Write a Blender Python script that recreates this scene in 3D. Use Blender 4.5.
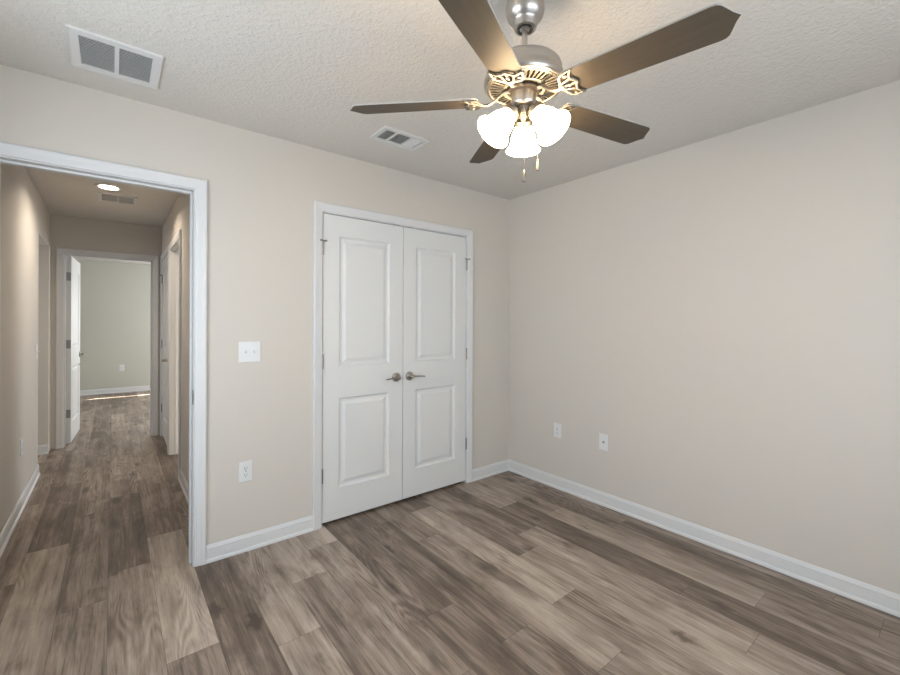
import bpy, bmesh, math, random
from mathutils import Vector, Matrix

for o in list(bpy.data.objects):
    bpy.data.objects.remove(o, do_unlink=True)
scene = bpy.context.scene
COL = scene.collection
R = math.radians

# ------------------------------------------------------------------ camera
cam_d = bpy.data.cameras.new('camera')
cam = bpy.data.objects.new('camera', cam_d)
COL.objects.link(cam)
cam.location = (-2.79978, -2.65044, 1.32197)
cam.rotation_euler = (Matrix.Rotation(R(-38.6086), 4, 'Z') @ Matrix.Rotation(R(90), 4, 'X') @ Matrix.Rotation(R(0.2123), 4, 'Z')).to_euler()
cam_d.sensor_width = 36.0
cam_d.lens = 421.888 / 900 * 36.0
cam_d.shift_y = (323.397 - 337.5) / 900
cam_d.clip_start = 0.02
scene.camera = cam

# ------------------------------------------------------------------ world, sun, daylight, exposure
w = bpy.data.worlds.new('sky')
scene.world = w
w.use_nodes = True
wn = w.node_tree
wn.nodes['Background'].inputs[0].default_value = (0.62, 0.78, 1.0, 1)
wn.nodes['Background'].inputs[1].default_value = 1.0
vs = scene.view_settings
vs.view_transform = 'Standard'
vs.look = 'None'
vs.gamma = 1.0
vs.use_curve_mapping = False
vs.exposure = 0.82

def area_light(name, loc, direction, sx, sy, power, color, spread=180):
    d = bpy.data.lights.new(name, 'AREA')
    d.shape = 'RECTANGLE'; d.size = sx; d.size_y = sy
    d.energy = power; d.color = color; d.spread = R(spread)
    o = bpy.data.objects.new(name, d); COL.objects.link(o)
    o.location = loc
    o.rotation_euler = Vector(direction).to_track_quat('-Z', 'Y').to_euler()
    return o

sun_d = bpy.data.lights.new('sun', 'SUN')
sun_d.energy = 30.0; sun_d.angle = R(0.53); sun_d.color = (1.0, 0.95, 0.86)
sun = bpy.data.objects.new('sun', sun_d); COL.objects.link(sun)
sun.location = (2, 9, 4)
sun.rotation_euler = Vector((-1.25, -0.71, -1.0)).to_track_quat('-Z', 'Y').to_euler()

# daylight standing just outside each window, some of them added
area_light('daylight_rear', (-1.75, -3.56, 1.40), (0, 1, -0.05), 2.0, 1.6, 29, (0.83, 0.915, 1.0))
area_light('added_daylight_left', (-3.64, -1.25, 1.35), (1, 0, 0), 1.5, 1.5, 25.5, (0.83, 0.915, 1.0))  # added light at the left window, lifts the right wall
area_light('daylight_far_bedroom', (-0.28, 5.6, 1.45), (-1, 0, -0.1), 1.8, 1.5, 66, (0.95, 0.97, 1.0))
area_light('daylight_side_room', (0.32, 2.05, 1.45), (-1, 0, -0.05), 1.3, 1.4, 26, (0.93, 0.96, 1.0))
area_light('added_daylight_passage', (-5.32, 2.45, 1.45), (1, 0, -0.02), 1.0, 1.4, 7, (1.0, 0.95, 0.90))  # added fill to brighten the dim hallway

# ------------------------------------------------------------------ materials
def new_mat(name):
    m = bpy.data.materials.new(name); m.use_nodes = True
    nt = m.node_tree
    return m, nt, nt.nodes['Principled BSDF']

def simple(name, col, rough=0.5, metal=0.0, spec=0.5, emit=None, estr=0.0):
    m, nt, b = new_mat(name)
    b.inputs['Base Color'].default_value = (*col, 1)
    b.inputs['Roughness'].default_value = rough
    b.inputs['Metallic'].default_value = metal
    b.inputs['Specular IOR Level'].default_value = spec
    if emit:
        b.inputs['Emission Color'].default_value = (*emit, 1)
        b.inputs['Emission Strength'].default_value = estr
    return m

def bumpy(name, col, rough, scale, strength, dist, detail=3.0, spec=0.3, var=0.0):
    m, nt, b = new_mat(name)
    b.inputs['Base Color'].default_value = (*col, 1)
    b.inputs['Roughness'].default_value = rough
    b.inputs['Specular IOR Level'].default_value = spec
    tc = nt.nodes.new('ShaderNodeTexCoord')
    nz = nt.nodes.new('ShaderNodeTexNoise')
    nz.inputs['Scale'].default_value = scale
    nz.inputs['Detail'].default_value = detail
    nz.inputs['Roughness'].default_value = 0.55
    bp = nt.nodes.new('ShaderNodeBump')
    bp.inputs['Strength'].default_value = strength
    bp.inputs['Distance'].default_value = dist
    nt.links.new(tc.outputs['Object'], nz.inputs['Vector'])
    nt.links.new(nz.outputs['Fac'], bp.inputs['Height'])
    nt.links.new(bp.outputs['Normal'], b.inputs['Normal'])
    return m

M_wall = bumpy('greige_wall_paint', (0.578, 0.540, 0.486), 0.75, 90, 0.12, 0.004, 2.0, 0.2)
M_wall_far = bumpy('pale_green_grey_wall_paint', (0.50, 0.495, 0.43), 0.75, 90, 0.1, 0.004, 2.0, 0.2)
M_trim = simple('white_trim_paint', (0.63, 0.63, 0.625), 0.42, 0, 0.4)
M_door = bumpy('white_door_paint', (0.655, 0.655, 0.635), 0.42, 300, 0.03, 0.001, 2.0, 0.4)
M_plastic = simple('white_plastic', (0.68, 0.68, 0.67), 0.35, 0, 0.4)
M_slot = simple('dark_slot', (0.03, 0.03, 0.03), 0.6)
M_nickel = simple('satin_nickel', (0.42, 0.375, 0.325), 0.3, 1.0)
M_nickel_fan = simple('brushed_nickel_fan', (0.50, 0.465, 0.425), 0.36, 1.0)
M_iron = simple('warm_nickel_casting', (0.225, 0.21, 0.185), 0.5, 1.0)
M_hinge = simple('hinge_metal', (0.30, 0.29, 0.28), 0.4, 1.0)
M_ventwhite = simple('white_enamel_grille', (0.66, 0.65, 0.63), 0.5)
M_slat = simple('grille_slat_enamel', (0.66, 0.66, 0.63), 0.5)
M_ventdark = simple('duct_interior', (0.09, 0.09, 0.085), 0.8)
M_motor = simple('dark_motor_interior', (0.035, 0.025, 0.02), 0.7)
M_closet = simple('closet_interior', (0.25, 0.23, 0.21), 0.8)
def added_blind_mat():  # translucent sheet added to glow and hold back the sun
    m = bpy.data.materials.new('added_blind_fabric'); m.use_nodes = True
    nt = m.node_tree; nt.nodes.clear()
    out = nt.nodes.new('ShaderNodeOutputMaterial')
    tl = nt.nodes.new('ShaderNodeBsdfTranslucent'); tl.inputs['Color'].default_value = (0.80, 0.82, 0.82, 1)
    df = nt.nodes.new('ShaderNodeBsdfDiffuse'); df.inputs['Color'].default_value = (0.8, 0.8, 0.78, 1)
    mx = nt.nodes.new('ShaderNodeMixShader'); mx.inputs[0].default_value = 0.45
    nt.links.new(tl.outputs[0], mx.inputs[1]); nt.links.new(df.outputs[0], mx.inputs[2])
    nt.links.new(mx.outputs[0], out.inputs[0])
    return m
M_added_blind = added_blind_mat()
M_lamp = simple('recessed_lamp_lens', (0.9, 0.88, 0.84), 0.5, emit=(1.0, 0.86, 0.68), estr=9.0)

# textured ceiling: knock-down plaster
def ceiling_mat():
    m, nt, b = new_mat('knockdown_ceiling')
    b.inputs['Base Color'].default_value = (0.645, 0.613, 0.565, 1)
    b.inputs['Roughness'].default_value = 0.85
    b.inputs['Specular IOR Level'].default_value = 0.15
    tc = nt.nodes.new('ShaderNodeTexCoord')
    n1 = nt.nodes.new('ShaderNodeTexNoise'); n1.inputs['Scale'].default_value = 58; n1.inputs['Detail'].default_value = 4
    n1.inputs['Distortion'].default_value = 0.6
    cr = nt.nodes.new('ShaderNodeValToRGB')
    cr.color_ramp.elements[0].position = 0.36; cr.color_ramp.elements[1].position = 0.68
    bp = nt.nodes.new('ShaderNodeBump'); bp.inputs['Strength'].default_value = 0.5; bp.inputs['Distance'].default_value = 0.005
    nt.links.new(tc.outputs['Object'], n1.inputs['Vector'])
    nt.links.new(n1.outputs['Fac'], cr.inputs['Fac'])
    nt.links.new(cr.outputs['Color'], bp.inputs['Height'])
    nt.links.new(bp.outputs['Normal'], b.inputs['Normal'])
    return m
M_ceil = ceiling_mat()

def blade_mat():
    m, nt, b = new_mat('taupe_fan_blade_veneer')
    tc = nt.nodes.new('ShaderNodeTexCoord')
    mp = nt.nodes.new('ShaderNodeMapping'); mp.inputs['Scale'].default_value = (4, 60, 60)
    nz = nt.nodes.new('ShaderNodeTexNoise'); nz.inputs['Scale'].default_value = 3; nz.inputs['Detail'].default_value = 4
    cr = nt.nodes.new('ShaderNodeValToRGB')
    cr.color_ramp.elements[0].position = 0.3; cr.color_ramp.elements[0].color = (0.066, 0.052, 0.037, 1)
    cr.color_ramp.elements[1].position = 0.7; cr.color_ramp.elements[1].color = (0.080, 0.064, 0.046, 1)
    nt.links.new(tc.outputs['Object'], mp.inputs['Vector'])
    nt.links.new(mp.outputs['Vector'], nz.inputs['Vector'])
    nt.links.new(nz.outputs['Fac'], cr.inputs['Fac'])
    nt.links.new(cr.outputs['Color'], b.inputs['Base Color'])
    b.inputs['Roughness'].default_value = 0.52
    b.inputs['Specular IOR Level'].default_value = 0.25
    return m
M_blade = blade_mat()
M_blade_top = simple('pale_blade_edge', (0.33, 0.31, 0.28), 0.5)

def shade_mat():
    m, nt, b = new_mat('lit_frosted_glass')
    b.inputs['Base Color'].default_value = (0.9, 0.87, 0.8, 1)
    b.inputs['Roughness'].default_value = 0.35
    b.inputs['Emission Color'].default_value = (1.0, 0.73, 0.43, 1)
    b.inputs['Emission Strength'].default_value = 24.0
    return m
M_shade = shade_mat()
M_bulb = simple('lit_bulb', (1, 0.95, 0.85), 0.4, emit=(1.0, 0.80, 0.52), estr=30.0)

def glass_mat():
    m = bpy.data.materials.new('window_glass'); m.use_nodes = True
    nt = m.node_tree; nt.nodes.clear()
    out = nt.nodes.new('ShaderNodeOutputMaterial')
    tr = nt.nodes.new('ShaderNodeBsdfTransparent'); gl = nt.nodes.new('ShaderNodeBsdfGlossy')
    gl.inputs['Roughness'].default_value = 0.02
    mx = nt.nodes.new('ShaderNodeMixShader'); mx.inputs[0].default_value = 0.06
    nt.links.new(tr.outputs[0], mx.inputs[1]); nt.links.new(gl.outputs[0], mx.inputs[2])
    nt.links.new(mx.outputs[0], out.inputs[0])
    return m
M_glass = glass_mat()

def floor_mat():
    m, nt, b = new_mat('weathered_vinyl_planks')
    N = nt.nodes.new; L = nt.links.new
    uv = N('ShaderNodeUVMap'); uv.uv_map = 'plank'
    at = N('ShaderNodeAttribute'); at.attribute_name = 'tone'; at.attribute_type = 'GEOMETRY'
    ln = N('ShaderNodeAttribute'); ln.attribute_name = 'plank_length'; ln.attribute_type = 'GEOMETRY'
    rd = N('ShaderNodeAttribute'); rd.attribute_name = 'seed'; rd.attribute_type = 'GEOMETRY'
    tc = N('ShaderNodeTexCoord')
    sd = N('ShaderNodeCombineXYZ')
    ml = N('ShaderNodeMath'); ml.operation = 'MULTIPLY'; ml.inputs[1].default_value = 37.0
    L(rd.outputs['Fac'], ml.inputs[0]); L(ml.outputs[0], sd.inputs['Z'])
    ad = N('ShaderNodeVectorMath'); ad.operation = 'ADD'
    L(tc.outputs['Object'], ad.inputs[0]); L(sd.outputs[0], ad.inputs[1])
    def noise(sx, sy, scale=1.0, detail=4, rough=0.55, dist=0.0):
        mp = N('ShaderNodeMapping'); mp.inputs['Scale'].default_value = (sx, sy, 1)
        nz = N('ShaderNodeTexNoise'); nz.inputs['Scale'].default_value = scale
        nz.inputs['Detail'].default_value = detail; nz.inputs['Roughness'].default_value = rough
        nz.inputs['Distortion'].default_value = dist
        L(ad.outputs[0], mp.inputs['Vector']); L(mp.outputs[0], nz.inputs['Vector'])
        return nz.outputs['Fac']
    def mth(op, a, bb, clamp=False):
        n = N('ShaderNodeMath'); n.operation = op; n.use_clamp = clamp
        for i, v in enumerate((a, bb)):
            if isinstance(v, (int, float)): n.inputs[i].default_value = v
            else: L(v, n.inputs[i])
        return n.outputs[0]
    band = noise(21, 0.75, 1.0, 2, 0.5, 0.5)
    broad = noise(7.5, 2.3, 1.0, 4, 0.6, 0.9)
    streak = noise(62, 2.2, 1.0, 4, 0.62, 0.5)
    fine = noise(190, 8, 1.0, 3, 0.6)
    pore = mth('MULTIPLY', mth('SUBTRACT', noise(120, 5.5, 1.0, 2, 0.55), 0.58), 7.0, True)
    # cathedral rings: contours of a stretched noise
    ring_n = noise(6.5, 0.9, 1.0, 1, 0.4, 0.3)
    ring = mth('SINE', mth('MULTIPLY', ring_n, 130.0), 0.0)
    ring_mask = mth('MULTIPLY', mth('SUBTRACT', noise(5, 0.8, 1.0, 1, 0.5), 0.50), 4.0, True)
    # knots
    mp = N('ShaderNodeMapping'); mp.inputs['Scale'].default_value = (7.0, 2.6, 1)
    vz = N('ShaderNodeTexVoronoi'); vz.inputs['Scale'].default_value = 1.0; vz.inputs['Randomness'].default_value = 1.0
    wob = N('ShaderNodeTexNoise'); wob.inputs['Scale'].default_value = 22; wob.inputs['Detail'].default_value = 3
    L(ad.outputs[0], wob.inputs['Vector'])
    wa = N('ShaderNodeVectorMath'); wa.operation = 'SCALE'; wa.inputs['Scale'].default_value = 0.07
    L(wob.outputs['Color'], wa.inputs[0])
    wb = N('ShaderNodeVectorMath'); wb.operation = 'ADD'
    L(ad.outputs[0], wb.inputs[0]); L(wa.outputs[0], wb.inputs[1])
    L(wb.outputs[0], mp.inputs['Vector']); L(mp.outputs[0], vz.inputs['Vector'])
    knot = mth('SUBTRACT', 1.0, mth('MULTIPLY', vz.outputs['Distance'], 4.2), True)
    knot = mth('MULTIPLY', knot, mth('MULTIPLY', mth('SUBTRACT', noise(4, 1.3, 1.0, 0), 0.39), 7.0, True))
    t = at.outputs['Fac']
    t = mth('ADD', t, mth('MULTIPLY', mth('SUBTRACT', band, 0.5), 0.68))
    t = mth('ADD', t, mth('MULTIPLY', mth('SUBTRACT', broad, 0.5), 0.95))
    t = mth('SUBTRACT', t, mth('MULTIPLY', pore, 0.19))
    t = mth('ADD', t, mth('MULTIPLY', mth('SUBTRACT', streak, 0.5), 0.55))
    t = mth('ADD', t, mth('MULTIPLY', mth('SUBTRACT', fine, 0.5), 0.40))
    t = mth('ADD', t, mth('MULTIPLY', mth('MULTIPLY', ring, ring_mask), 0.15))
    t = mth('SUBTRACT', t, mth('MULTIPLY', knot, 0.6))
    cr = N('ShaderNodeValToRGB')
    e = cr.color_ramp.elements
    e[0].position = 0.0; e[0].color = (0.070, 0.050, 0.037, 1)
    e[1].position = 1.0; e[1].color = (0.495, 0.420, 0.350, 1)
    x = e.new(0.30); x.color = (0.145, 0.108, 0.082, 1)
    x = e.new(0.60); x.color = (0.295, 0.237, 0.190, 1)
    L(t, cr.inputs['Fac'])
    # joints
    sp = N('ShaderNodeSeparateXYZ'); L(uv.outputs[0], sp.inputs[0])
    e1 = mth('MINIMUM', sp.outputs[0], mth('SUBTRACT', 0.182, sp.outputs[0]))
    e2 = mth('MINIMUM', sp.outputs[1], mth('SUBTRACT', ln.outputs['Fac'], sp.outputs[1]))
    ed = mth('MINIMUM', e1, e2)
    seam = mth('LESS_THAN', ed, 0.0011)
    mx = N('ShaderNodeMix'); mx.data_type = 'RGBA'; mx.blend_type = 'MULTIPLY'
    L(mth('MULTIPLY', seam, 0.55), mx.inputs[0]); L(cr.outputs['Color'], mx.inputs[6])
    mx.inputs[7].default_value = (0.15, 0.13, 0.11, 1)
    L(mx.outputs[2], b.inputs['Base Color'])
    b.inputs['Roughness'].default_value = 0.44
    b.inputs['Specular IOR Level'].default_value = 0.42
    bp = N('ShaderNodeBump'); bp.inputs['Strength'].default_value = 0.10; bp.inputs['Distance'].default_value = 0.002
    L(fine, bp.inputs['Height']); L(bp.outputs['Normal'], b.inputs['Normal'])
    return m
M_floor = floor_mat()

# ------------------------------------------------------------------ helpers
def link(name, bm, mats, parent=None, smooth=False, angle=None):
    me = bpy.data.meshes.new(name)
    bmesh.ops.remove_doubles(bm, verts=bm.verts, dist=1e-6)
    bmesh.ops.recalc_face_normals(bm, faces=bm.faces)
    bm.to_mesh(me); bm.free()
    if not isinstance(mats, (list, tuple)): mats = [mats]
    for m in mats: me.materials.append(m)
    if smooth:
        for p in me.polygons: p.use_smooth = True
        if angle is not None:
            me.set_sharp_from_angle(angle=R(angle))
    o = bpy.data.objects.new(name, me); COL.objects.link(o)
    if parent: o.parent = parent
    return o

def tag(o, label, cat, group=None, kind=None):
    o['label'] = label; o['category'] = cat
    if group: o['group'] = group
    if kind: o['kind'] = kind
    return o

def thing(name, label, cat, loc=(0, 0, 0), group=None, kind=None):
    o = bpy.data.objects.new(name, None); COL.objects.link(o)
    o.location = loc; o.empty_display_size = 0.05
    return tag(o, label, cat, group, kind)

def box(bm, lo, hi, bevel=0.0, mi=0, M=None):
    lo = Vector(lo); hi = Vector(hi)
    r = bmesh.ops.create_cube(bm, size=1.0)
    vs_ = r['verts']
    for v in vs_:
        v.co = Vector(((lo[i] + hi[i]) / 2 + v.co[i] * (hi[i] - lo[i])) for i in range(3))
    fs = {f for v in vs_ for f in v.link_faces}
    for f in fs: f.material_index = mi
    if bevel > 0:
        es = list({e for v in vs_ for e in v.link_edges})
        rr = bmesh.ops.bevel(bm, geom=es, offset=bevel, segments=2, affect='EDGES', profile=0.5)
        vs_ = rr['verts']
        for f in rr['faces']: f.material_index = mi
        vs_ = list({v for f in rr['faces'] for v in f.verts})
    if M is not None:
        for v in vs_: v.co = M @ v.co
    return vs_

def lathe(bm, prof, seg=40, M=None, mi=0):
    """prof: list of (r, z); revolve about z"""
    rings = []
    for r, z in prof:
        if r < 1e-5:
            c = Vector((0, 0, z)); rings.append([bm.verts.new(M @ c if M else c)])
        else:
            ring = []
            for i in range(seg):
                a = 2 * math.pi * i / seg
                c = Vector((r * math.cos(a), r * math.sin(a), z))
                ring.append(bm.verts.new(M @ c if M else c))
            rings.append(ring)
    for a, b in zip(rings[:-1], rings[1:]):
        for i in range(seg):
            j = (i + 1) % seg
            if len(a) == 1 and len(b) == 1: continue
            if len(a) == 1: f = bm.faces.new((a[0], b[i], b[j]))
            elif len(b) == 1: f = bm.faces.new((a[i], a[j], b[0]))
            else: f = bm.faces.new((a[i], a[j], b[j], b[i]))
            f.material_index = mi

def tube(bm, pts, radii, seg=10, M=None, flat=1.0, mi=0):
    """sweep a round section along points; flat squashes the section's z"""
    pts = [Vector(p) for p in pts]
    if not isinstance(radii, (list, tuple)): radii = [radii] * len(pts)
    rings = []
    prev_n = None
    for i, p in enumerate(pts):
        if i == 0: t = pts[1] - p
        elif i == len(pts) - 1: t = p - pts[i - 1]
        else: t = (pts[i + 1] - pts[i - 1])
        t.normalize()
        ref = Vector((0, 0, 1)) if abs(t.z) < 0.9 else Vector((1, 0, 0))
        n = ref - t * ref.dot(t); n.normalize()
        bvec = t.cross(n)
        ring = []
        for k in range(seg):
            a = 2 * math.pi * k / seg
            c = p + bvec * math.cos(a) * radii[i] + n * math.sin(a) * radii[i] * flat
            ring.append(bm.verts.new(M @ c if M else c))
        rings.append(ring)
    for a, b in zip(rings[:-1], rings[1:]):
        for k in range(seg):
            j = (k + 1) % seg
            bm.faces.new((a[k], a[j], b[j], b[k])).material_index = mi
    bm.faces.new(rings[0][::-1]).material_index = mi
    bm.faces.new(rings[-1]).material_index = mi

def catmull(pts, n=6):
    P = [Vector(p) for p in pts]
    P = [P[0] * 2 - P[1]] + P + [P[-1] * 2 - P[-2]]
    out = []
    for i in range(1, len(P) - 2):
        p0, p1, p2, p3 = P[i - 1:i + 3]
        for k in range(n):
            t = k / n
            out.append(0.5 * ((2 * p1) + (p2 - p0) * t + (2 * p0 - 5 * p1 + 4 * p2 - p3) * t * t + (3 * p1 - p0 - 3 * p2 + p3) * t ** 3))
    out.append(P[-2])
    return out

# frame of a wall face: origin on the wall, u along it, n out of it into the room
def frame(origin, u, n):
    u = Vector(u); n = Vector(n); z = Vector((0, 0, 1)); o = Vector(origin)
    return Matrix(((u.x, n.x, 0, o.x), (u.y, n.y, 0, o.y), (u.z, n.z, 1, o.z), (0, 0, 0, 1)))

def sweep_profile(bm, stations, prof, closed_caps=True):
    """stations: function list s(d,h)->Vector; prof list of (d,h)"""
    rings = [[bm.verts.new(s(d, h)) for d, h in prof] for s in stations]
    n = len(prof)
    for a, b in zip(rings[:-1], rings[1:]):
        for i in range(n):
            j = (i + 1) % n
            bm.faces.new((a[i], a[j], b[j], b[i]))
    if closed_caps:
        bm.faces.new(rings[0]); bm.faces.new(rings[-1][::-1])

CASING = [(0.0, 0.0), (0.0, 0.0075), (0.003, 0.0100), (0.010, 0.0105), (0.013, 0.0118), (0.030, 0.0140),
          (0.040, 0.0165), (0.048, 0.0175), (0.054, 0.0165), (0.057, 0.0135), (0.057, 0.0)]
BASE = [(0.0, 0.0), (0.0, 0.017), (0.010, 0.0165), (0.016, 0.014), (0.019, 0.0095), (0.062, 0.0095), (0.068, 0.0088),
        (0.074, 0.0100), (0.083, 0.0075), (0.091, 0.0050), (0.0948, 0.0030), (0.0948, 0.0)]

def casing(name, F, uL, uR, top, label, n_out=True):
    bm = bmesh.new()
    def st(fu, fz):
        return lambda d, h: F @ Vector((fu(d), h, fz(d)))
    s = [st(lambda d: uL - d, lambda d: 0.0), st(lambda d: uL - d, lambda d: top + d),
         st(lambda d: uR + d, lambda d: top + d), st(lambda d: uR + d, lambda d: 0.0)]
    sweep_profile(bm, s, CASING)
    o = link(name, bm, M_trim)
    return tag(o, label, 'door casing', kind='structure')

def baseboard(name, F, u0, u1, label, m0=0, m1=0):
    """m0/m1: +1 mitre as an inside corner at that end"""
    bm = bmesh.new()
    s = [lambda d, h: F @ Vector((u0 + m0 * h, h, d)), lambda d, h: F @ Vector((u1 - m1 * h, h, d))]
    sweep_profile(bm, s, BASE)
    o = link(name, bm, M_trim)
    return tag(o, label, 'baseboard', kind='structure')

def jamb(name, F, uL, uR, top, depth, label, stop=None, thick=0.018):
    """lining of an opening; depth runs away from the room (negative n)"""
    bm = bmesh.new()
    box(bm, (uL - thick, -depth, 0), (uL, 0, top + thick), M=F)
    box(bm, (uR, -depth, 0), (uR + thick, 0, top + thick), M=F)
    box(bm, (uL, -depth, top), (uR, 0, top + thick), M=F)
    if stop:
        a, b = stop
        box(bm, (uL, -b, 0), (uL + 0.011, -a, top - 0.011), 0.002, M=F)
        box(bm, (uR - 0.011, -b, 0), (uR, -a, top - 0.011), 0.002, M=F)
        box(bm, (uL, -b, top - 0.011), (uR, -a, top), 0.002, M=F)
    o = link(name, bm, M_trim)
    return tag(o, label, 'door frame', kind='structure')

def wall(name, axis, c0, c1, a0, a1, z1, holes, mat, label):
    """axis 'x': runs along x from a0..a1 between y=c0..c1.  holes: (a,b,zlo,zhi)"""
    bm = bmesh.new()
    def put(p, q, zl, zh):
        if q - p < 1e-5 or zh - zl < 1e-5: return
        if axis == 'x': box(bm, (p, c0, zl), (q, c1, zh))
        else: box(bm, (c0, p, zl), (c1, q, zh))
    x = a0
    for (p, q, zl, zh) in sorted(holes):
        put(x, p, 0, z1); put(p, q, 0, zl); put(p, q, zh, z1); x = q
    put(x, a1, 0, z1)
    o = link(name, bm, mat)
    return tag(o, label, 'wall', kind='structure')

H = 2.44
WT = 0.115
# ------------------------------------------------------------------ room shell
XW, YR = -3.44, -3.36           # bedroom left wall, rear wall
HL, HR, HY = -3.305, -2.352, 3.345  # hallway left face, right face, end face
FY = 7.40                       # far bedroom's end wall

# main doorway, closet doorway
DL, DR, DT = -3.204, -2.460, 2.039
CL, CR, CT = -1.7400, -0.5110, 2.039

TH = 0.018
wall('wall_back', 'x', 0, WT, XW - WT, 0, H,
     [(DL - TH, DR + TH, 0, DT + TH), (CL - TH, CR + TH, 0, CT + TH)], M_wall,
     'greige bedroom wall with the hallway doorway and the closet doors')
wall('wall_right', 'y', 0, WT, YR - WT, WT + 0.65, H, [], M_wall, 'long blank greige wall on the right under the fan')
wall('wall_left', 'y', XW - WT, XW, YR, 0, H, [(-1.95, -0.55, 0.65, 2.10)], M_wall, 'bedroom wall left of the camera with an added window')
wall('wall_rear', 'x', YR - WT, YR, XW - WT, 0, H, [(-2.70, -0.80, 0.65, 2.10)], M_wall, 'bedroom wall behind the camera with a wide window')
# closet box behind the double doors
wall('wall_closet', 'x', 0.65, 0.65 + WT, HR + WT, 0, H, [], M_closet, 'wall at the back of the closet')
# hallway
wall('wall_hall_left', 'y', HL - WT, HL, WT, HY, H, [(2.42, 3.17, 0, 2.088)], M_wall, 'hallway wall on the left with a cased-free opening near its end')
wall('wall_hall_right', 'y', HR, HR + WT, WT, HY, H,
     [(1.587 - TH, 2.375 + TH, 0, DT + TH), (2.510 - TH, 3.265 + TH, 0, DT + TH)], M_wall, 'hallway wall on the right with two doorways')
FL, FR = -3.204, -2.446
wall('wall_hall_end', 'x', HY, HY + WT, HL - WT, HR + WT, H, [(FL - TH, FR + TH, 0, DT + TH)], M_wall, 'short wall closing the hallway around the far doorway')
wall('wall_side_passage', 'x', 3.17, HY + WT, -5.0, HL - WT, H, [], M_wall, 'wall inside the opening on the left of the hallway')
wall('wall_side_passage_near', 'x', 1.6, 1.6 + WT, -5.0, HL - WT, H, [], M_wall, 'near wall of the side passage off the hallway')
wall('wall_side_passage_end', 'y', -5.0 - WT, -5.0, 1.6, HY + WT, H, [(1.95, 2.95, 0.75, 2.10)], M_wall, 'end wall of the side passage off the hallway')
wall('wall_side_room_near', 'x', 0.765, 0.88, HR + WT, 0.0, H, [], M_wall, 'near wall of the room right of the hallway')
wall('wall_side_room_far', 'x', HY, HY + WT, HR + WT, 0.0, H, [], M_wall, 'far wall of the room right of the hallway')
wall('wall_side_room_right', 'y', 0.0, WT, 0.765, HY + WT, H, [(1.40, 2.70, 0.75, 2.10)], M_wall, 'end wall of the room right of the hallway')
# far bedroom
wall('wall_far', 'x', FY, FY + WT, -5.0, -0.4, H, [(-2.10, -0.60, 0.685, 2.10)], M_wall_far, 'pale green-grey end wall of the far bedroom')
wall('wall_far_right', 'y', -0.4, -0.4 + WT, HY + WT, FY + WT, H, [(4.6, 6.6, 0.65, 2.10)], M_wall_far, 'window wall of the far bedroom')
wall('wall_far_left', 'y', -5.0 - WT, -5.0, HY + WT, FY + WT, H, [], M_wall_far, 'left wall of the far bedroom')

def slab(name, x0, x1, y0, y1, z0, z1, mat, label, cat):
    bm = bmesh.new(); box(bm, (x0, y0, z0), (x1, y1, z1))
    return tag(link(name, bm, mat), label, cat, kind='structure')
slab('ceiling', -5.2, 0.2, -3.6, 7.7, H, H + 0.12, M_ceil, 'textured off-white ceiling above the rooms and the hallway', 'ceiling')

slab('sun_block_slab', -0.27, 3.0, 3.3, 7.75, 2.2, 2.3, M_trim, 'unseen slab added to keep the sun off the far bedroom window', 'sun blocker')  # added out of view so direct sun misses that window

# ------------------------------------------------------------------ plank floor: one mesh, one quad per plank
random.seed(11)
PW, PL = 0.182, 1.22
joint = {-5: 0.38, -4: 0.735, -3: 1.16, -2: 0.195, -1: 0.525, 0: 0.03, 1: -0.87, 2: -0.49, 3: -0.222, 4: -1.105, 5: -0.20,
         6: -0.533, 7: -1.40, 8: -1.02, 9: -0.85, 10: -0.52, 11: -0.78, 12: -1.17}
# tone of the plank that starts just above / just below each joint (0 dark .. 1 light)
tones = {-5: {0: 0.45, -1: 0.50}, -4: {0: 0.30, -1: 0.64}, -3: {0: 0.40, -1: 0.42, -2: 0.48}, -2: {1: 0.50, 0: 0.27, -1: 0.52},
         -1: {1: 0.50, 0: 0.42, -1: 0.72, -2: 0.42}, 0: {0: 0.45, -1: 0.27}, 1: {0: 0.58, -1: 0.68}, 2: {0: 0.70, -1: 0.46},
         3: {0: 0.74, -1: 0.52, -2: 0.55}, 4: {0: 0.32, -1: 0.33}, 5: {0: 0.40, -1: 0.36, -2: 0.4}, 6: {0: 0.44, -1: 0.56, -2: 0.5},
         7: {0: 0.72, -1: 0.46}, 8: {0: 0.46, -1: 0.66}, 9: {0: 0.36, -1: 0.64}, 10: {0: 0.62, -1: 0.27, -2: 0.3},
         11: {0: 0.55, -1: 0.60}, 12: {0: 0.42, -1: 0.42, -2: 0.56}}
bm = bmesh.new()
uvl = bm.loops.layers.uv.new('plank')
lt = bm.faces.layers.float.new('tone'); ll = bm.faces.layers.float.new('plank_length'); ls = bm.faces.layers.float.new('seed')
for k in range(-16, 15):
    x0 = -2.452 + PW * k; x1 = x0 + PW
    if x0 > 0.1: continue
    j0 = joint.get(k, random.uniform(-0.6, 0.6))
    for n in range(-4, 8):
        y0 = j0 + n * PL; y1 = y0 + PL
        if y1 < -3.5 or y0 > 7.55: continue
        f = bm.faces.new([bm.verts.new(c) for c in ((x0, y0, 0), (x1, y0, 0), (x1, y1, 0), (x0, y1, 0))])
        for lp, c in zip(f.loops, ((0, 0), (PW, 0), (PW, PL), (0, PL))): lp[uvl].uv = c
        f[lt] = tones.get(k, {}).get(n, random.choice((0.32, 0.42, 0.5, 0.58, 0.68)))
        f[ll] = PL; f[ls] = random.random()
me = bpy.data.meshes.new('floor'); 
box(bm, (-5.2, -3.6, -0.12), (0.2, 7.7, -0.002))
bm.normal_update()
bm.to_mesh(me); bm.free(); me.materials.append(M_floor)
fl = bpy.data.objects.new('floor', me); COL.objects.link(fl)
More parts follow.
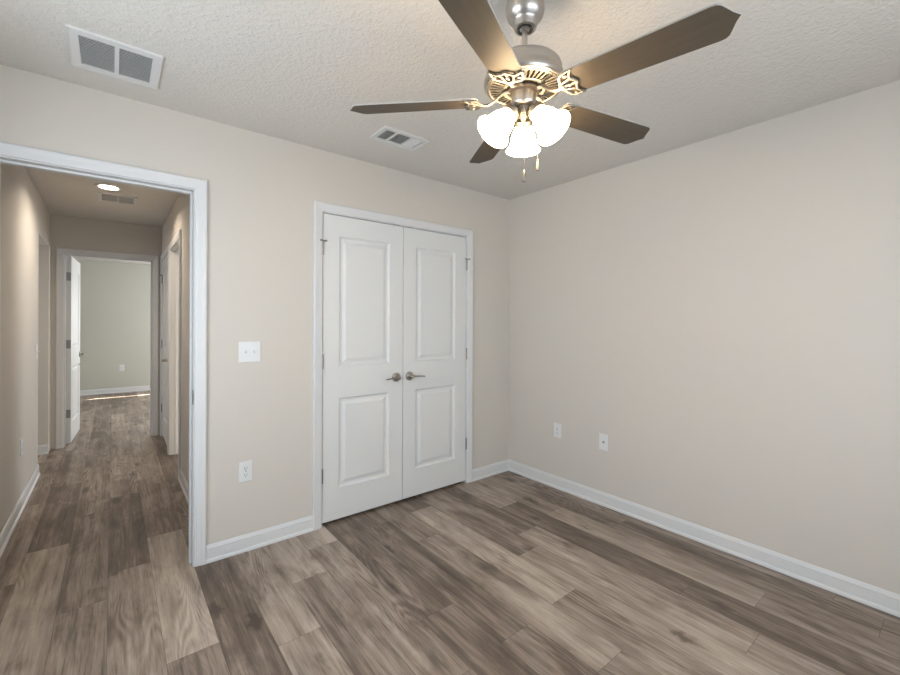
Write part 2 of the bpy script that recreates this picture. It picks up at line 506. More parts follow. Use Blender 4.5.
tag(fl, 'grey-brown wood-look plank floor running through bedroom and hallway', 'floor', kind='structure')

# ------------------------------------------------------------------ frames of the walls
F_back = frame((0, 0, 0), (1, 0, 0), (0, -1, 0))
F_backhall = frame((0, WT, 0), (1, 0, 0), (0, 1, 0))
F_right = frame((0, 0, 0), (0, 1, 0), (-1, 0, 0))
F_hl = frame((HL, 0, 0), (0, 1, 0), (1, 0, 0))
F_hr = frame((HR, 0, 0), (0, 1, 0), (-1, 0, 0))
F_he = frame((0, HY, 0), (1, 0, 0), (0, -1, 0))
F_sp = frame((0, 3.17, 0), (1, 0, 0), (0, -1, 0))
F_far = frame((0, FY, 0), (1, 0, 0), (0, -1, 0))

RV = 0.005
casing('trim_1', F_back, DL - RV, DR + RV, DT + RV, 'white moulded casing around the open hallway doorway')
j1 = jamb('trim_2', F_back, DL, DR, DT, WT, 'white frame lining the open hallway doorway, with a strike plate', stop=(0.040, 0.075))
casing('trim_3', F_backhall, DL - RV, DR + RV, DT + RV, 'hallway-side casing of the bedroom doorway')
casing('trim_4', F_back, CL - RV, CR + RV, CT + RV, 'white moulded casing around the double closet doors')
jamb('trim_5', F_back, CL, CR, CT, WT, 'white frame lining the closet doorway', stop=(0.040, 0.075))
casing('trim_6', F_he, FL - RV, FR + RV, DT + RV, 'white casing of the doorway at the end of the hallway')
jamb('trim_7', F_he, FL, FR, DT, WT, 'white frame lining the doorway at the end of the hallway', stop=(0.040, 0.075))
casing('trim_8', F_hr, 1.587 - RV, 2.375 + RV, DT + RV, 'white casing of the first doorway on the hallway\'s right')
jamb('trim_9', F_hr, 1.587, 2.375, DT, WT, 'white frame lining the first doorway on the hallway\'s right', stop=(0.040, 0.075))
casing('trim_10', F_hr, 2.510 - RV, 3.265 + RV, DT + RV, 'white casing of the closed door at the hallway\'s right end')
jamb('trim_11', F_hr, 2.510, 3.265, DT, WT, 'white frame lining the closed door at the hallway\'s right end', stop=(0.040, 0.075))

# strike plate on the main jamb (part of the frame)
bm = bmesh.new()
box(bm, (DR - 0.0012, 0.006, 0.875), (DR + 0.0005, 0.034, 0.957), 0.0)
box(bm, (DR - 0.0016, 0.013, 0.897), (DR - 0.0010, 0.027, 0.935), 0.0, 1)
box(bm, (DR - 0.0030, -0.0050, 0.880), (DR + 0.0012, 0.006, 0.952), 0.0008, 0)
o = link('strike_plate', bm, [M_hinge, M_slot], j1); o['label'] = 'dark metal strike plate'

cw = 0.057 + RV
baseboard('baseboard_back_left', F_back, DR + cw, CL - cw, 'white baseboard between the hallway doorway and the closet')
baseboard('baseboard_back_right', F_back, CR + cw, 0.0, 'short white baseboard between the closet and the room corner', m1=1)
baseboard('baseboard_right', F_right, YR, 0.0, 'long white baseboard along the blank right wall', m1=1)
baseboard('baseboard_hall_left', F_hl, WT, 2.42, 'white baseboard along the hallway\'s left wall')
baseboard('baseboard_hall_right', F_hr, WT, 1.587 - cw, 'white baseboard on the hallway\'s right before its first doorway')
baseboard('baseboard_side_passage', F_sp, -5.0, HL, 'white baseboard inside the opening left of the hallway\'s end')
baseboard('baseboard_far', F_far, -5.0, -0.4, 'white baseboard at the far bedroom\'s end wall')

# ------------------------------------------------------------------ doors
def door_leaf_bm(w_, h, t, panels, z0=0.0):
    """local x 0..w, z 0..h, front face y=0 (towards -y), back face y=t"""
    bm = bmesh.new()
    rings_def = [(0.0, 0.0), (0.004, 0.0035), (0.010, 0.0085), (0.015, 0.0100), (0.026, 0.0100), (0.032, 0.0085), (0.050, 0.0030)]
    for side in (0, 1):
        def P(x, d, z): return Vector((x, d if side == 0 else t - d, z))
        xs = [0, panels[0][0], panels[0][1], w_]
        zs = [0] + [q for p in panels for q in (p[2], p[3])] + [h]
        for i in range(3):
            for j in range(len(zs) - 1):
                x0, x1, a, b = xs[i], xs[i + 1], zs[j], zs[j + 1]
                if i == 1 and j % 2 == 1:
                    prev = None
                    for ins, dep in rings_def:
                        cur = [P(x0 + ins, dep, a + ins), P(x1 - ins, dep, a + ins), P(x1 - ins, dep, b - ins), P(x0 + ins, dep, b - ins)]
                        cur = [bm.verts.new(c) for c in cur]
                        if prev:
                            for q in range(4):
                                bm.faces.new((prev[q], prev[(q + 1) % 4], cur[(q + 1) % 4], cur[q]))
                        prev = cur
                    bm.faces.new(prev)
                else:
                    bm.faces.new([bm.verts.new(P(*c)) for c in ((x0, 0, a), (x1, 0, a), (x1, 0, b), (x0, 0, b))])
    xs = [0, panels[0][0], panels[0][1], w_]
    zs = [0] + [q for p in panels for q in (p[2], p[3])] + [h]
    for i in range(3):
        for z in (0, h):
            bm.faces.new([bm.verts.new(c) for c in ((xs[i], 0, z), (xs[i + 1], 0, z), (xs[i + 1], t, z), (xs[i], t, z))])
    for j in range(len(zs) - 1):
        for x in (0, w_):
            bm.faces.new([bm.verts.new(c) for c in ((x, 0, zs[j]), (x, 0, zs[j + 1]), (x, t, zs[j + 1]), (x, t, zs[j]))])
    return bm

def lever(parent, x, y, z, sx, ny, name='handle', length=0.105):
    """lever set on a door face; sx: +1/-1 lever direction in local x; ny: face normal in local y (+1/-1)"""
    bm = bmesh.new()
    Mr = Matrix.Translation((x, y, z)) @ Matrix.Rotation(R(90) * (1 if ny < 0 else -1), 4, 'X')
    lathe(bm, [(0, 0), (0.0335, 0), (0.0335, 0.004), (0.031, 0.0085), (0.024, 0.0105), (0.014, 0.0115), (0.0125, 0.020), (0.0125, 0.034), (0.0, 0.034)], 28, Mr)
    pts = catmull([(x - sx * 0.004, y + ny * 0.046, z), (x + sx * 0.02, y + ny * 0.050, z + 0.002), (x + sx * 0.06, y + ny * 0.052, z),
                   (x + sx * length, y + ny * 0.050, z - 0.005)], 5)
    rad = [0.0115 - 0.0045 * min(1, i / (len(pts) * 0.5)) for i in range(len(pts))]
    tube(bm, pts, rad, 10, None, 0.75)
    Mn = Matrix.Translation((x, y, z)) @ Matrix.Rotation(R(90) * (1 if ny < 0 else -1), 4, 'X')
    lathe(bm, [(0.0, 0.030), (0.0125, 0.032), (0.0125, 0.054), (0.009, 0.058), (0, 0.058)], 18, Mn)
    return link(name, bm, M_nickel, parent, True, 40)

def hinge(parent, x, y, z, ly=1.0, name='hinge'):
    bm = bmesh.new()
    for k in range(5):
        box_z = z - 0.044 + k * 0.0177
        lathe(bm, [(0, box_z), (0.0058, box_z), (0.0058, box_z + 0.0168), (0, box_z + 0.0168)], 12, Matrix.Translation((x, y, 0)))
    lathe(bm, [(0, z + 0.0445), (0.0068, z + 0.0445), (0.005, z + 0.050), (0, z + 0.051)], 12, Matrix.Translation((x, y, 0)))
    return link(name, bm, M_hinge, parent, True, 40)

def pin_stop(parent, x, y, z, sx, ny, label=None):
    """hinge-pin door stop: collar, two arms with rubber tips"""
    bm = bmesh.new()
    T = Matrix.Translation((x, y, 0))
    lathe(bm, [(0.004, z), (0.0095, z), (0.0095, z + 0.006), (0.004, z + 0.006)], 14, T)
    for s, ln in ((1, 0.017), (-1, 0.014)):
        tube(bm, [(x + s * 0.006, y, z + 0.003), (x + s * ln, y + ny * 0.016, z + 0.003)], 0.0042, 8)
        tube(bm, [(x + s * ln, y + ny * 0.016, z + 0.003), (x + s * (ln + 0.004), y + ny * 0.002, z + 0.003)], [0.0055, 0.0065], 10)
    return link('hinge_pin_stop', bm, M_hinge, parent, True, 40)

LW, LH, LT = 0.6090, 2.013, 0.035
PAN = [(0.111, LW - 0.113, 0.203, 0.803), (0.111, LW - 0.113, 1.012, 1.878)]
for nm, x0, lbl, hx, side in (('door_1', CL + 0.0035, 'left leaf of the white two-panel closet double doors', 0.0, 0),
                              ('door_2', CR - 0.0035 - LW, 'right leaf of the white two-panel closet double doors', LW, 1)):
    t = thing(nm, lbl, 'door', (x0, 0.002, 0.021), kind='structure')
    link('door_leaf', door_leaf_bm(LW, LH, LT, PAN), M_door, t)
    if side == 0: lever(t, LW - 0.056, 0, 0.907, -1, -1)
    else: lever(t, 0.056, 0, 0.907, 1, -1)
    hxx = -0.0035 if side == 0 else LW + 0.0035
    for hz in (1.785, 1.048, 0.304):
        hinge(t, hxx, -0.0075, hz)
    pin_stop(t, hxx, -0.0075, 1.785 + 0.046, 1, -1)
    # ball catch strike hardly seen at the head
    bm = bmesh.new(); cxx = LW - 0.056 if side == 0 else 0.062
    box(bm, (cxx - 0.020, -0.001, LH), (cxx + 0.020, 0.028, LH + 0.0045))
    link('ball_catch', bm, M_hinge, t)

# far door standing open into the far bedroom, hinged on the left
FW = 0.752
PANF = [(0.12, FW - 0.12, 0.212, 0.817), (0.12, FW - 0.12, 1.018, 1.885)]
t = thing('door_3', 'white two-panel door standing open at the end of the hallway', 'door', (FL + 0.008, HY + WT + 0.006, 0.012), kind='structure')
t.rotation_euler = (0, 0, R(87.0))
# local x runs along the leaf; local -y faces the doorway side
link('door_leaf', door_leaf_bm(FW, 2.025, LT + 0.003, PANF), M_door, t).location = (0, -0.042, 0)
lever(t, FW - 0.062, -0.042, 0.92, -1, -1)
bm = bmesh.new()
lathe(bm, [(0, 0), (0.014, 0), (0.014, 0.004), (0.010, 0.006), (0, 0.006)], 16, Matrix.Translation((FW - 0.062, -0.042, 0.80)) @ Matrix.Rotation(R(90), 4, 'X'))
link('privacy_pin', bm, M_nickel, t, True, 40)
for hz in (1.80, 1.07, 0.32):
    bm = bmesh.new()
    box(bm, (-0.0016, -0.040, hz - 0.045), (0.0, -0.006, hz + 0.045))
    lathe(bm, [(0, hz - 0.045), (0.006, hz - 0.045), (0.006, hz + 0.047), (0, hz + 0.049)], 12, Matrix.Translation((-0.004, 0.0, 0)))
    link('hinge', bm, M_hinge, t)

# closed door at the hallway's right end
W4 = 3.265 - 2.510 - 0.007
PAN4 = [(0.11, W4 - 0.11, 0.212, 0.817), (0.11, W4 - 0.11, 1.018, 1.885)]
t = thing('door_4', 'closed white door on the right at the end of the hallway', 'door', (HR + 0.002, 3.265 - 0.0035, 0.018), kind='structure')
t.rotation_euler = (0, 0, R(-90))
link('door_leaf', door_leaf_bm(W4, 2.02, LT, PAN4), M_door, t)
lever(t, W4 - 0.062, 0, 0.912, -1, -1)
for hz in (1.80, 1.05, 0.31):
    hinge(t, -0.004, -0.0075, hz)
pin_stop(t, -0.004, -0.0075, 1.846, 1, -1)

# ------------------------------------------------------------------ windows (daylight)
def window(name, F, u0, u1, z0, z1, label):
    t = thing(name, label, 'window', F @ Vector((u0, 0, z0)), kind='structure')
    Mi = t.matrix_basis.copy(); inv = Matrix.Translation(-(F @ Vector((u0, 0, z0))))
    bm = bmesh.new()
    G = inv @ F
    fw = 0.045
    box(bm, (u0, -0.10, z0), (u0 + fw, -0.04, z1), M=G); box(bm, (u1 - fw, -0.10, z0), (u1, -0.04, z1), M=G)
    box(bm, (u0 + fw, -0.10, z0), (u1 - fw, -0.04, z0 + fw), M=G); box(bm, (u0 + fw, -0.10, z1 - fw), (u1 - fw, -0.04, z1), M=G)
    mz = (z0 + z1) / 2
    box(bm, (u0 + fw, -0.09, mz - 0.02), (u1 - fw, -0.05, mz + 0.02), M=G)
    link('window_frame', bm, M_trim, t)
    bm = bmesh.new()
    box(bm, (u0 + fw, -0.073, z0 + fw), (u1 - fw, -0.069, z1 - fw), M=G)
    link('pane', bm, M_glass, t)
    bm = bmesh.new()
    box(bm, (u0 - 0.0, -0.038, z0 + 0.0005), (u1 + 0.0, 0.03, z0 + 0.02), M=G)
    link('window_sill', bm, M_trim, t)
    return t
window('window_1', frame((0, YR, 0), (-1, 0, 0), (0, 1, 0)), 0.80, 2.70, 0.65, 2.10, 'wide window in the wall behind the camera')
window('added_window_left', frame((XW, 0, 0), (0, 1, 0), (1, 0, 0)), -1.95, -0.55, 0.65, 2.10, 'window in the bedroom\'s left wall')  # unseen window added to light the right wall
window('window_2', frame((-0.4, 0, 0), (0, 1, 0), (-1, 0, 0)), 4.6, 6.6, 0.65, 2.10, 'window in the far bedroom\'s right wall')
window('added_window_passage', frame((-5.0, 0, 0), (0, 1, 0), (1, 0, 0)), 1.95, 2.95, 0.75, 2.10, 'unseen window added to brighten the hallway, at the end of the side passage')  # unseen window added for hallway fill light
window('window_4', F_right, 1.40, 2.70, 0.75, 2.10, 'window in the room right of the hallway')
t = window('window_3', F_far, -2.10, -0.60, 0.685, 2.10, 'window with a lowered blind in the far bedroom\'s end wall')
bm = bmesh.new()
bm.faces.new([bm.verts.new(c) for c in ((0.002, 0.016, 0.225), (1.498, 0.016, 0.225), (1.498, 0.016, 1.413), (0.002, 0.016, 1.413))])
link('added_blind', bm, M_added_blind, t)  # added sheet, open at the bottom for a thin strip of sun
bm = bmesh.new(); box(bm, (0.002, 0.008, 0.213), (1.498, 0.024, 0.226), 0.003); link('added_blind_rail', bm, M_trim, t)

# ------------------------------------------------------------------ wall plates
def plate_bm(w_, h):
    bm = bmesh.new()
    box(bm, (-w_ / 2, 0, -h / 2), (w_ / 2, 0.0055, h / 2), 0.0022)
    return bm
def screw(bm, u, z, y=0.0055, mi=0):
    lathe(bm, [(0.0034, y - 0.001), (0.0034, y + 0.0008), (0, y + 0.0012)], 10,
          Matrix.Translation((u, 0, z)) @ Matrix.Rotation(R(-90), 4, 'X'), mi)

def outlet(F, u, z, label, group='duplex wall outlets'):
    root = F @ Vector((u, 0, z))
    t = thing('wall_outlet', label, 'outlet', root, group)
    G = Matrix.Translation(-root) @ F @ Matrix.Translation((u, 0, z))
    def place(bm):
        for v in bm.verts: v.co = G @ v.co
        return bm
    link('cover_plate', place(plate_bm(0.072, 0.117)), M_plastic, t)
    for s in (1, -1):
        bm = bmesh.new(); zz = 0.0195 * s
        box(bm, (-0.0165, 0.0050, zz - 0.0135), (0.0165, 0.0085, zz + 0.0135), 0.0012)
        r = link('receptacle', place(bm), M_plastic, t)
        bm = bmesh.new()
        box(bm, (-0.0078, 0.0084, zz - 0.002), (-0.0052, 0.0088, zz + 0.007)); box(bm, (0.0052, 0.0084, zz - 0.001), (0.0078, 0.0088, zz + 0.006))
        lathe(bm, [(0.003, 0.0084), (0.003, 0.0088), (0, 0.0088)], 10, Matrix.Translation((0, 0, zz - 0.0075)) @ Matrix.Rotation(R(-90), 4, 'X'))
        link('socket_slots', place(bm), M_slot, r)
    bm = bmesh.new(); screw(bm, 0, 0); link('screw', place(bm), M_hinge, t)
    return t

outlet(F_back, -2.1970, 0.460, 'white duplex outlet low on the wall below the double light switch')
outlet(F_right, -0.5405, 0.463, 'white duplex outlet low on the right wall, the one nearer the room corner')
outlet(F_hl, 1.555, 0.44, 'white outlet low on the hallway\'s left wall')
outlet(F_far, -2.67, 0.462, 'small white outlet on the far bedroom\'s end wall')

# coax plate
root = F_right @ Vector((-0.949, 0, 0.4615))
t = thing('cable_jack_plate', 'white wall plate with one small central jack, low on the right wall', 'wall plate', root)
G = Matrix.Translation(-root) @ F_right @ Matrix.Translation((-0.949, 0, 0.4615))
def place(bm, G):
    for v in bm.verts: v.co = G @ v.co
    return bm
link('cover_plate', place(plate_bm(0.074, 0.118), G), M_plastic, t)
bm = bmesh.new()
lathe(bm, [(0.0085, 0.005), (0.0085, 0.008), (0.005, 0.008), (0.005, 0.015), (0.0035, 0.015), (0.0035, 0.009), (0, 0.009)], 16, Matrix.Rotation(R(-90), 4, 'X'))
o = link('coaxial_jack', place(bm, G), M_nickel, t, True, 40); o['label'] = 'threaded metal jack'
for s in (1, -1):
    bm = bmesh.new(); screw(bm, 0, 0.0415 * s); link('screw', place(bm, G), M_plastic, t)

def switch(F, u, z, gangs, label):
    root = F @ Vector((u, 0, z))
    t = thing('light_switch', label, 'light switch', root)
    G = Matrix.Translation(-root) @ F @ Matrix.Translation((u, 0, z))
    w_ = 0.072 + 0.046 * (gangs - 1)
    link('cover_plate', place(plate_bm(w_, 0.120), G), M_plastic, t)
    for g in range(gangs):
        c = (g - (gangs - 1) / 2) * 0.046
        bm = bmesh.new()
        box(bm, (c - 0.0055, 0.0050, -0.0125), (c + 0.0055, 0.0060, 0.0125), 0, 0)
        T = Matrix.Translation((c, 0.004, 0)) @ Matrix.Rotation(R(24), 4, 'X')
        box(bm, (-0.0042, 0.0, -0.0065), (0.0042, 0.016, 0.0045), 0.001, 0, T)
        link('toggle', place(bm, G), [M_plastic, M_slot], t)
        for s in (1, -1):
            bm = bmesh.new(); screw(bm, c, 0.030 * s); link('screw', place(bm, G), M_plastic, t)
    return t
switch(F_back, -2.1775, 1.152, 2, 'white double toggle light switch beside the hallway doorway')
switch(F_hl, 2.30, 1.07, 1, 'white light switch on the hallway\'s left wall near the opening')

# ------------------------------------------------------------------ ceiling grilles
def grille(name, cx, cy, sx, sy, label, sections, cat='vent'):
    """sections: list of (x0,x1,y0,y1, slat_dir, tilt_deg, pitch, slat_material)"""
    t = thing(name, label, cat, (cx, cy, H))
    bm = bmesh.new()
    # flange with a raised lip, pierced where the louvres are
    xs = sorted({-sx / 2, sx / 2, *[q for s in sections for q in s[:2]]}); ys = sorted({-sy / 2, sy / 2, *[q for s in sections for q in s[2:4]]})
    for i in range(len(xs) - 1):
        for j in range(len(ys) - 1):
            mx, my = (xs[i] + xs[i + 1]) / 2, (ys[j] + ys[j + 1]) / 2
            if any(s[0] < mx < s[1] and s[2] < my < s[3] for s in sections): continue
            box(bm, (xs[i], ys[j], -0.007), (xs[i + 1], ys[j + 1], 0.0))
    # turned-down outer lip
    for lo, hi in (((-sx / 2 - .002, -sy / 2 - .002, -0.009), (sx / 2 + .002, -sy / 2 + .002, 0)), ((-sx / 2 - .002, sy / 2 - .002, -0.009), (sx / 2 + .002, sy / 2 + .002, 0)),
                   ((-sx / 2 - .002, -sy / 2 + .002, -0.009), (-sx / 2 + .002, sy / 2 - .002, 0)), ((sx / 2 - .002, -sy / 2 + .002, -0.009), (sx / 2 + .002, sy / 2 - .002, 0))):
        box(bm, lo, hi)
    link('grille_frame', bm, M_ventwhite, t)
    for s in sections:
        x0, x1, y0, y1, d, tilt, pitch, mat = s
        bm = bmesh.new()
        box(bm, (x0, y0, -0.0012), (x1, y1, -0.0004), 0, 1)
        n = int(((y1 - y0) if d == 'x' else (x1 - x0)) / pitch)
        for k in range(n):
            c = (k + 0.5) * pitch
            if d == 'x':
                T = Matrix.Translation(((x0 + x1) / 2, y0 + c, -0.0062)) @ Matrix.Rotation(R(tilt), 4, 'X')
                box(bm, (-(x1 - x0) / 2, -pitch * 0.45, -0.0006), ((x1 - x0) / 2, pitch * 0.45, 0.0006), 0, 0, T)
            else:
                T = Matrix.Translation((x0 + c, (y0 + y1) / 2, -0.0062)) @ Matrix.Rotation(R(tilt), 4, 'Y')
                box(bm, (-pitch * 0.45, -(y1 - y0) / 2, -0.0006), (pitch * 0.45, (y1 - y0) / 2, 0.0006), 0, 0, T)
        link('louvre_bank', bm, [mat, M_ventdark], t)
    return t
grille('return_air_grille', -2.791, -0.358, 0.302, 0.305, 'square white ceiling grille with two louvred halves, near the hallway doorway',
       [(-0.118, -0.007, -0.117, 0.117, 'x', 38, 0.0115, M_slat), (0.008, 0.119, -0.117, 0.117, 'x', 38, 0.0115, M_slat)])
grille('supply_air_register', -1.445, -0.463, 0.306, 0.180, 'small white ceiling register with three louvre banks, above the closet doors',
       [(-0.128, -0.062, -0.062, 0.062, 'y', -35, 0.013, M_slat), (-0.050, 0.040, -0.062, 0.062, 'x', 32, 0.0125, M_slat),
        (0.052, 0.128, -0.062, 0.062, 'y', 35, 0.013, M_ventwhite)])
grille('hallway_air_grille', -2.769, 2.205, 0.268, 0.320, 'ceiling grille in the hallway beyond the round light',
       [(-0.112, -0.008, -0.118, 0.118, 'x', 38, 0.0118, M_slat), (0.008, 0.112, -0.118, 0.118, 'x', 38, 0.0118, M_slat)])

# recessed round light in the hallway
t = thing('recessed_ceiling_light', 'lit round flush light in the hallway ceiling', 'ceiling light', (-2.832, 1.84, H))
bm = bmesh.new(); lathe(bm, [(0.066, 0), (0.066, -0.006), (0.078, -0.008), (0.088, -0.004), (0.088, 0)], 40); link('trim_ring', bm, M_ventwhite, t, True, 40)
bm = bmesh.new(); lathe(bm, [(0, -0.0055), (0.05, -0.0055), (0.066, -0.0050)], 40); link('lens', bm, M_lamp, t, True)
ld = bpy.data.lights.new('hallway_lamp', 'AREA'); ld.shape = 'DISK'; ld.size = 0.12; ld.energy = 5.6; ld.color = (1.0, 0.86, 0.70); ld.spread = R(150)
lo = bpy.data.objects.new('hallway_lamp', ld); COL.objects.link(lo); lo.parent = t; lo.location = (0, 0, -0.012)

# ------------------------------------------------------------------ ceiling fan
FXC, FYC, ZB, PH, RT = -1.7321, -1.7025, 2.0660, R(-82.235), 0.605
TX, TY = 0.0108, 0.0263
ball = Vector((FXC, FYC, ZB)) + Vector((-TX, -TY, 1)) * 0.28
fan = thing('ceiling_fan', 'five-blade brushed nickel ceiling fan with three lit glass shades', 'ceiling fan', (ball.x, ball.y, H))
# everything below the canopy hangs from the ball joint, leaning very slightly
axis = Vector((-TX, -TY, 1)).normalized()
Q = Vector((0, 0, 1)).rotation_difference(axis).to_matrix().to_4x4()
HANG = Matrix.Translation((0, 0, ball.z - H)) @ Q @ Matrix.Translation((0, 0, -(ZB + 0.28)))   # local z given as world height
HANGP = HANG @ Matrix.Translation((0, 0, -0.008))
bm = bmesh.new()
lathe(bm, [(0.030, 2.448), (0.050, 2.448), (0.0515, 2.432), (0.0500, 2.415), (0.0505, 2.4085), (0.0545, 2.4065), (0.0590, 2.399), (0.0625, 2.388), (0.0640, 2.375),
           (0.0630, 2.360), (0.0590, 2.347), (0.0520, 2.337), (0.0440, 2.331), (0.0405, 2.327), (0.0395, 2.316), (0.0365, 2.307), (0.0300, 2.304), (0.0265, 2.306), (0.0255, 2.322), (0.0, 2.326)],
      48, Matrix.Translation((0, 0, -H - 0.008)))
link('canopy', bm, M_nickel_fan, fan, True, 45)
def hang(name, bm, mats, smooth=True, ang=45, parent=None):
    if parent is None:
        for v in bm.verts: v.co = HANGP @ v.co
        return link(name, bm, mats, fan, smooth, ang)
bm = bmesh.new()
lathe(bm, [(0.0, 2.325), (0.015, 2.325), (0.0185, 2.316), (0.0165, 2.305), (0.0095, 2.301), (0.0095, 2.20), (0.0, 2.20)], 24)
hang('downrod', bm, M_nickel_fan)
bm = bmesh.new()
lathe(bm, [(0.0, 2.206), (0.024, 2.206), (0.026, 2.196), (0.060, 2.194), (0.098, 2.192), (0.112, 2.188), (0.119, 2.181), (0.1230, 2.171), (0.1240, 2.160), (0.1240, 2.152),
           (0.1275, 2.150), (0.1285, 2.147), (0.1285, 2.142), (0.1330, 2.137), (0.1340, 2.125), (0.131, 2.117), (0.126, 2.113), (0.120, 2.113), (0.120, 2.121), (0.0, 2.121)], 64)
hang('motor_housing', bm, M_nickel_fan)
# slotted ring under the motor
bm = bmesh.new()
lathe(bm, [(0.114, 2.1175), (0.120, 2.1145), (0.1215, 2.1110), (0.116, 2.1090), (0.112, 2.1120)], 64)
lathe(bm, [(0.060, 2.1130), (0.060, 2.1070), (0.070, 2.1055), (0.074, 2.1080), (0.074, 2.1130)], 64)
NS = 40
for k in range(NS):
    T = Matrix.Rotation(2 * math.pi * k / NS, 4, 'Z')
    for q in (0,):
        v = [(0.073, -0.0031, 2.1080), (0.073, 0.0031, 2.1080), (0.1135, 0.0046, 2.1115), (0.1135, -0.0046, 2.1115)]
        top = [(a, b, c + 0.003) for a, b, c in v]
        A = [bm.verts.new(T @ Vector(c)) for c in v]; B = [bm.verts.new(T @ Vector(c)) for c in top]
        bm.faces.new(A); bm.faces.new(B[::-1])
        for i in range(4): bm.faces.new((A[i], A[(i + 1) % 4], B[(i + 1) % 4], B[i]))
hang('vent_ring', bm, M_iron, True, 30)
bm = bmesh.new(); lathe(bm, [(0.0, 2.1170), (0.119, 2.1170), (0.119, 2.1205), (0.0, 2.1205)], 48); hang('motor_plate', bm, M_motor)
bm = bmesh.new(); lathe(bm, [(0.0, 2.1150), (0.050, 2.1150), (0.054, 2.1090), (0.054, 2.101), (0.046, 2.096), (0.0, 2.096)], 40); hang('flywheel', bm, M_motor)
bm = bmesh.new()
lathe(bm, [(0.0, 2.110), (0.035, 2.110), (0.0365, 2.102), (0.0395, 2.100), (0.0405, 2.094), (0.0405, 2.062), (0.0385, 2.056), (0.033, 2.051), (0.026, 2.049), (0.0, 2.048)], 40)
hang('switch_housing', bm, M_nickel_fan)
bm = bmesh.new()
lathe(bm, [(0.0, 2.050), (0.026, 2.050), (0.0275, 2.042), (0.026, 2.031), (0.021, 2.022), (0.012, 2.016), (0.0085, 2.010), (0.0055, 2.005), (0.0, 2.003)], 36)
hang('light_kit_hub', bm, M_iron)

# blades
def blade_bm():
    bm = bmesh.new()
    out = [(0.150, 0.0), (0.151, 0.030), (0.157, 0.045), (0.170, 0.0505), (0.30, 0.0535), (0.45, 0.0570), (RT - 0.052, 0.0588), (RT - 0.040, 0.0570),
           (RT - 0.031, 0.0505), (RT - 0.025, 0.040), (RT - 0.019, 0.029), (RT - 0.012, 0.016), (RT - 0.005, 0.0065), (RT, 0.0)]
    pts = out + [(x, -y) for x, y in out[-2:0:-1]]
    th = 0.0055
    lo = [bm.verts.new((x, y, -th / 2)) for x, y in pts]; hi = [bm.verts.new((x, y, th / 2)) for x, y in pts]
    f = bm.faces.new(lo[::-1]); f.material_index = 0
    f = bm.faces.new(hi); f.material_index = 0
    n = len(pts)
    for i in range(n):
        bm.faces.new((lo[i], lo[(i + 1) % n], hi[(i + 1) % n], hi[i])).material_index = 1
    return bm
def iron_bm():
    """cast blade arm: stem, open crescent under the blade root; frame of the flat (unpitched) blade"""
    bm = bmesh.new()
    zb = -0.008
    stem = catmull([(0.040, 0, 0.030), (0.070, 0, 0.024), (0.095, 0, 0.004), (0.122, 0, zb - 0.002), (0.150, 0, zb)], 5)
    tube(bm, stem, [0.0090 - 0.0025 * math.sin(math.pi * i / (len(stem) - 1)) for i in range(len(stem))], 10, None, 0.7)
    for s in (1, -1):
        arc = catmull([(0.138, 0.004 * s, zb), (0.146, 0.018 * s, zb), (0.150, 0.034 * s, zb), (0.160, 0.046 * s, zb), (0.177, 0.050 * s, zb + 0.001), (0.196, 0.052 * s, zb + 0.002)], 5)
        tube(bm, arc, [0.0062 - 0.0028 * i / (len(arc) - 1) for i in range(len(arc))], 9, None, 0.65)
        inner = catmull([(0.196, 0.052 * s, zb + 0.002), (0.186, 0.040 * s, zb), (0.181, 0.027 * s, zb), (0.186, 0.013 * s, zb), (0.194, 0.0, zb)], 5)
        tube(bm, inner, 0.0042, 9, None, 0.65)
        cross = catmull([(0.144, 0.012 * s, zb), (0.158, 0.016 * s, zb), (0.172, 0.021 * s, zb), (0.182, 0.027 * s, zb)], 4)
        tube(bm, cross, 0.0036, 8, None, 0.65)
        lathe(bm, [(0, zb - 0.0045), (0.005, zb - 0.0040), (0.0062, zb - 0.001), (0.0062, 0.0), (0, 0.0)], 12, Matrix.Translation((0.172, 0.040 * s, 0)))
    lathe(bm, [(0, zb - 0.0045), (0.005, zb - 0.0040), (0.0062, zb - 0.001), (0.0062, 0.0), (0, 0.0)], 12, Matrix.Translation((0.168, 0, 0)))
    tube(bm, [(0.146, 0, zb), (0.194, 0, zb)], 0.0038, 8, None, 0.65)
    return bm
PITCH = -11.84
def mesh_of(bm, mats, nm, smooth=False):
    bmesh.ops.recalc_face_normals(bm, faces=bm.faces)
    me = bpy.data.meshes.new(nm); bm.to_mesh(me); bm.free()
    for m in mats: me.materials.append(m)
    if smooth:
        for p in me.polygons: p.use_smooth = True
        me.set_sharp_from_angle(angle=R(50))
    return me
me_bl = mesh_of(blade_bm(), [M_blade, M_blade_top], 'blade')
me_ir = mesh_of(iron_bm(), [M_iron], 'blade_iron', True)
for k in range(5):
    o = bpy.data.objects.new('blade', me_bl); COL.objects.link(o); o.parent = fan
    o.matrix_local = HANG @ Matrix.Translation((0, 0, ZB)) @ Matrix.Rotation(PH + 2 * math.pi * k / 5, 4, 'Z') @ Matrix.Rotation(R(PITCH), 4, 'X')
    i = bpy.data.objects.new('blade_iron', me_ir); COL.objects.link(i); i.parent = o

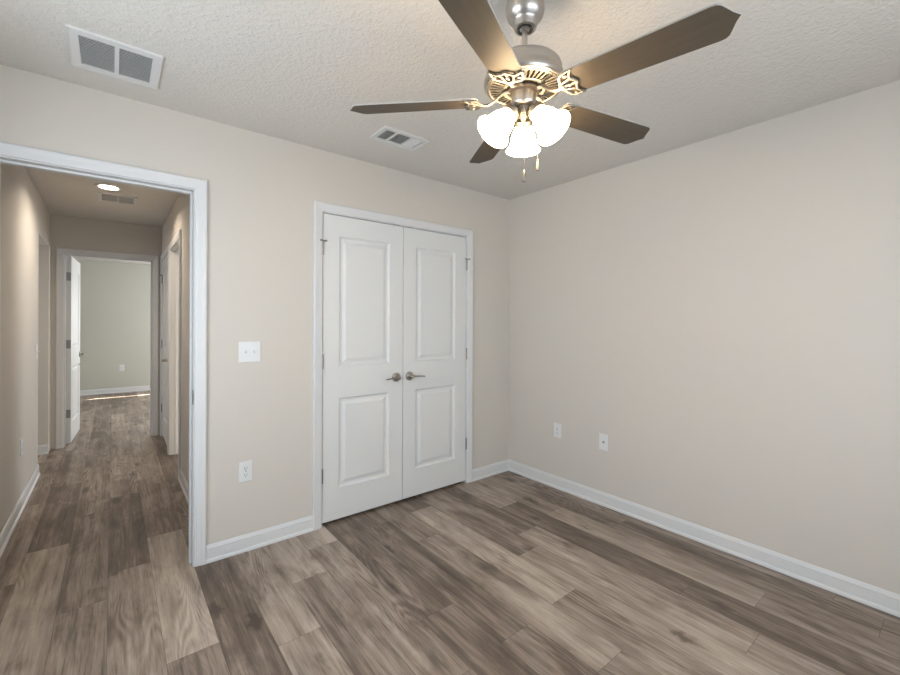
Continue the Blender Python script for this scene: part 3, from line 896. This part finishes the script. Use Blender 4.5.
# light kit: three arms, shades and bulbs
FWD = math.atan2(math.cos(R(38.61)), math.sin(R(38.61)))
SHT = R(41)
for k in range(3):
    az = FWD - R(10) + k * 2 * math.pi / 3
    B = HANGP @ Matrix.Rotation(az, 4, 'Z')
    bm = bmesh.new()
    tube(bm, catmull([(0.018, 0, 2.038), (0.030, 0, 2.042), (0.039, 0, 2.036), (0.044, 0, 2.028)], 5), 0.0075, 12, B)
    S = B @ Matrix.Translation((0.044, 0, 2.030)) @ Matrix.Rotation(-SHT, 4, 'Y')     # local -z points down and outwards
    lathe(bm, [(0.0, 0.004), (0.020, 0.004), (0.029, 0.000), (0.0305, -0.010), (0.0295, -0.018), (0.0265, -0.018), (0.0265, -0.004), (0.0, -0.002)], 32, S)
    arm = link('shade_holder', bm, M_iron, fan, True, 45)
    bm = bmesh.new()
    pr = [(0.0255, -0.010), (0.0265, -0.020), (0.031, -0.030), (0.037, -0.042), (0.0415, -0.056), (0.0440, -0.070), (0.0475, -0.084), (0.0545, -0.096), (0.0610, -0.103)]
    inn = [(r - 0.003, z) for r, z in pr]
    lathe(bm, pr + [(0.0605, -0.1050)] + inn[::-1], 40, S)
    link('lamp_shade', bm, M_shade, fan, True, 60)
    bm = bmesh.new()
    lathe(bm, [(0, -0.005), (0.012, -0.010), (0.013, -0.030), (0.020, -0.046), (0.0225, -0.058), (0.019, -0.072), (0.010, -0.079), (0, -0.081)], 20, S)
    link('bulb', bm, M_bulb, fan, True, 60)
# pull chains
for (fw, rt, ztop, zend, lab) in ((-0.026, -0.006, 2.037, 1.782, 'longer pull chain in front'), (0.026, 0.049, 2.037, 1.838, 'shorter pull chain behind the shades')):
    dx, dy = fw * math.cos(FWD) + rt * math.sin(FWD), fw * math.sin(FWD) - rt * math.cos(FWD)
    bm = bmesh.new()
    z = ztop
    tube(bm, [(dx * 0.8, dy * 0.8, ztop + 0.012), (dx, dy, ztop), (dx, dy, zend + 0.036)], 0.0009, 6, Matrix.Translation((0, 0, -H)))
    while z > zend + 0.042:
        bmesh.ops.create_icosphere(bm, subdivisions=1, radius=0.0017, matrix=Matrix.Translation((dx, dy, z - H))); z -= 0.0052
    c = link('pull_chain', bm, M_iron, fan, True, 40); c['label'] = lab
    bm = bmesh.new()
    lathe(bm, [(0, zend + 0.042), (0.0022, zend + 0.040), (0.0035, zend + 0.034), (0.0055, zend + 0.022), (0.0062, zend + 0.010), (0.0048, zend + 0.002), (0, zend)], 16, Matrix.Translation((dx, dy, -H)))
    link('chain_fob', bm, M_iron, c, True, 50)
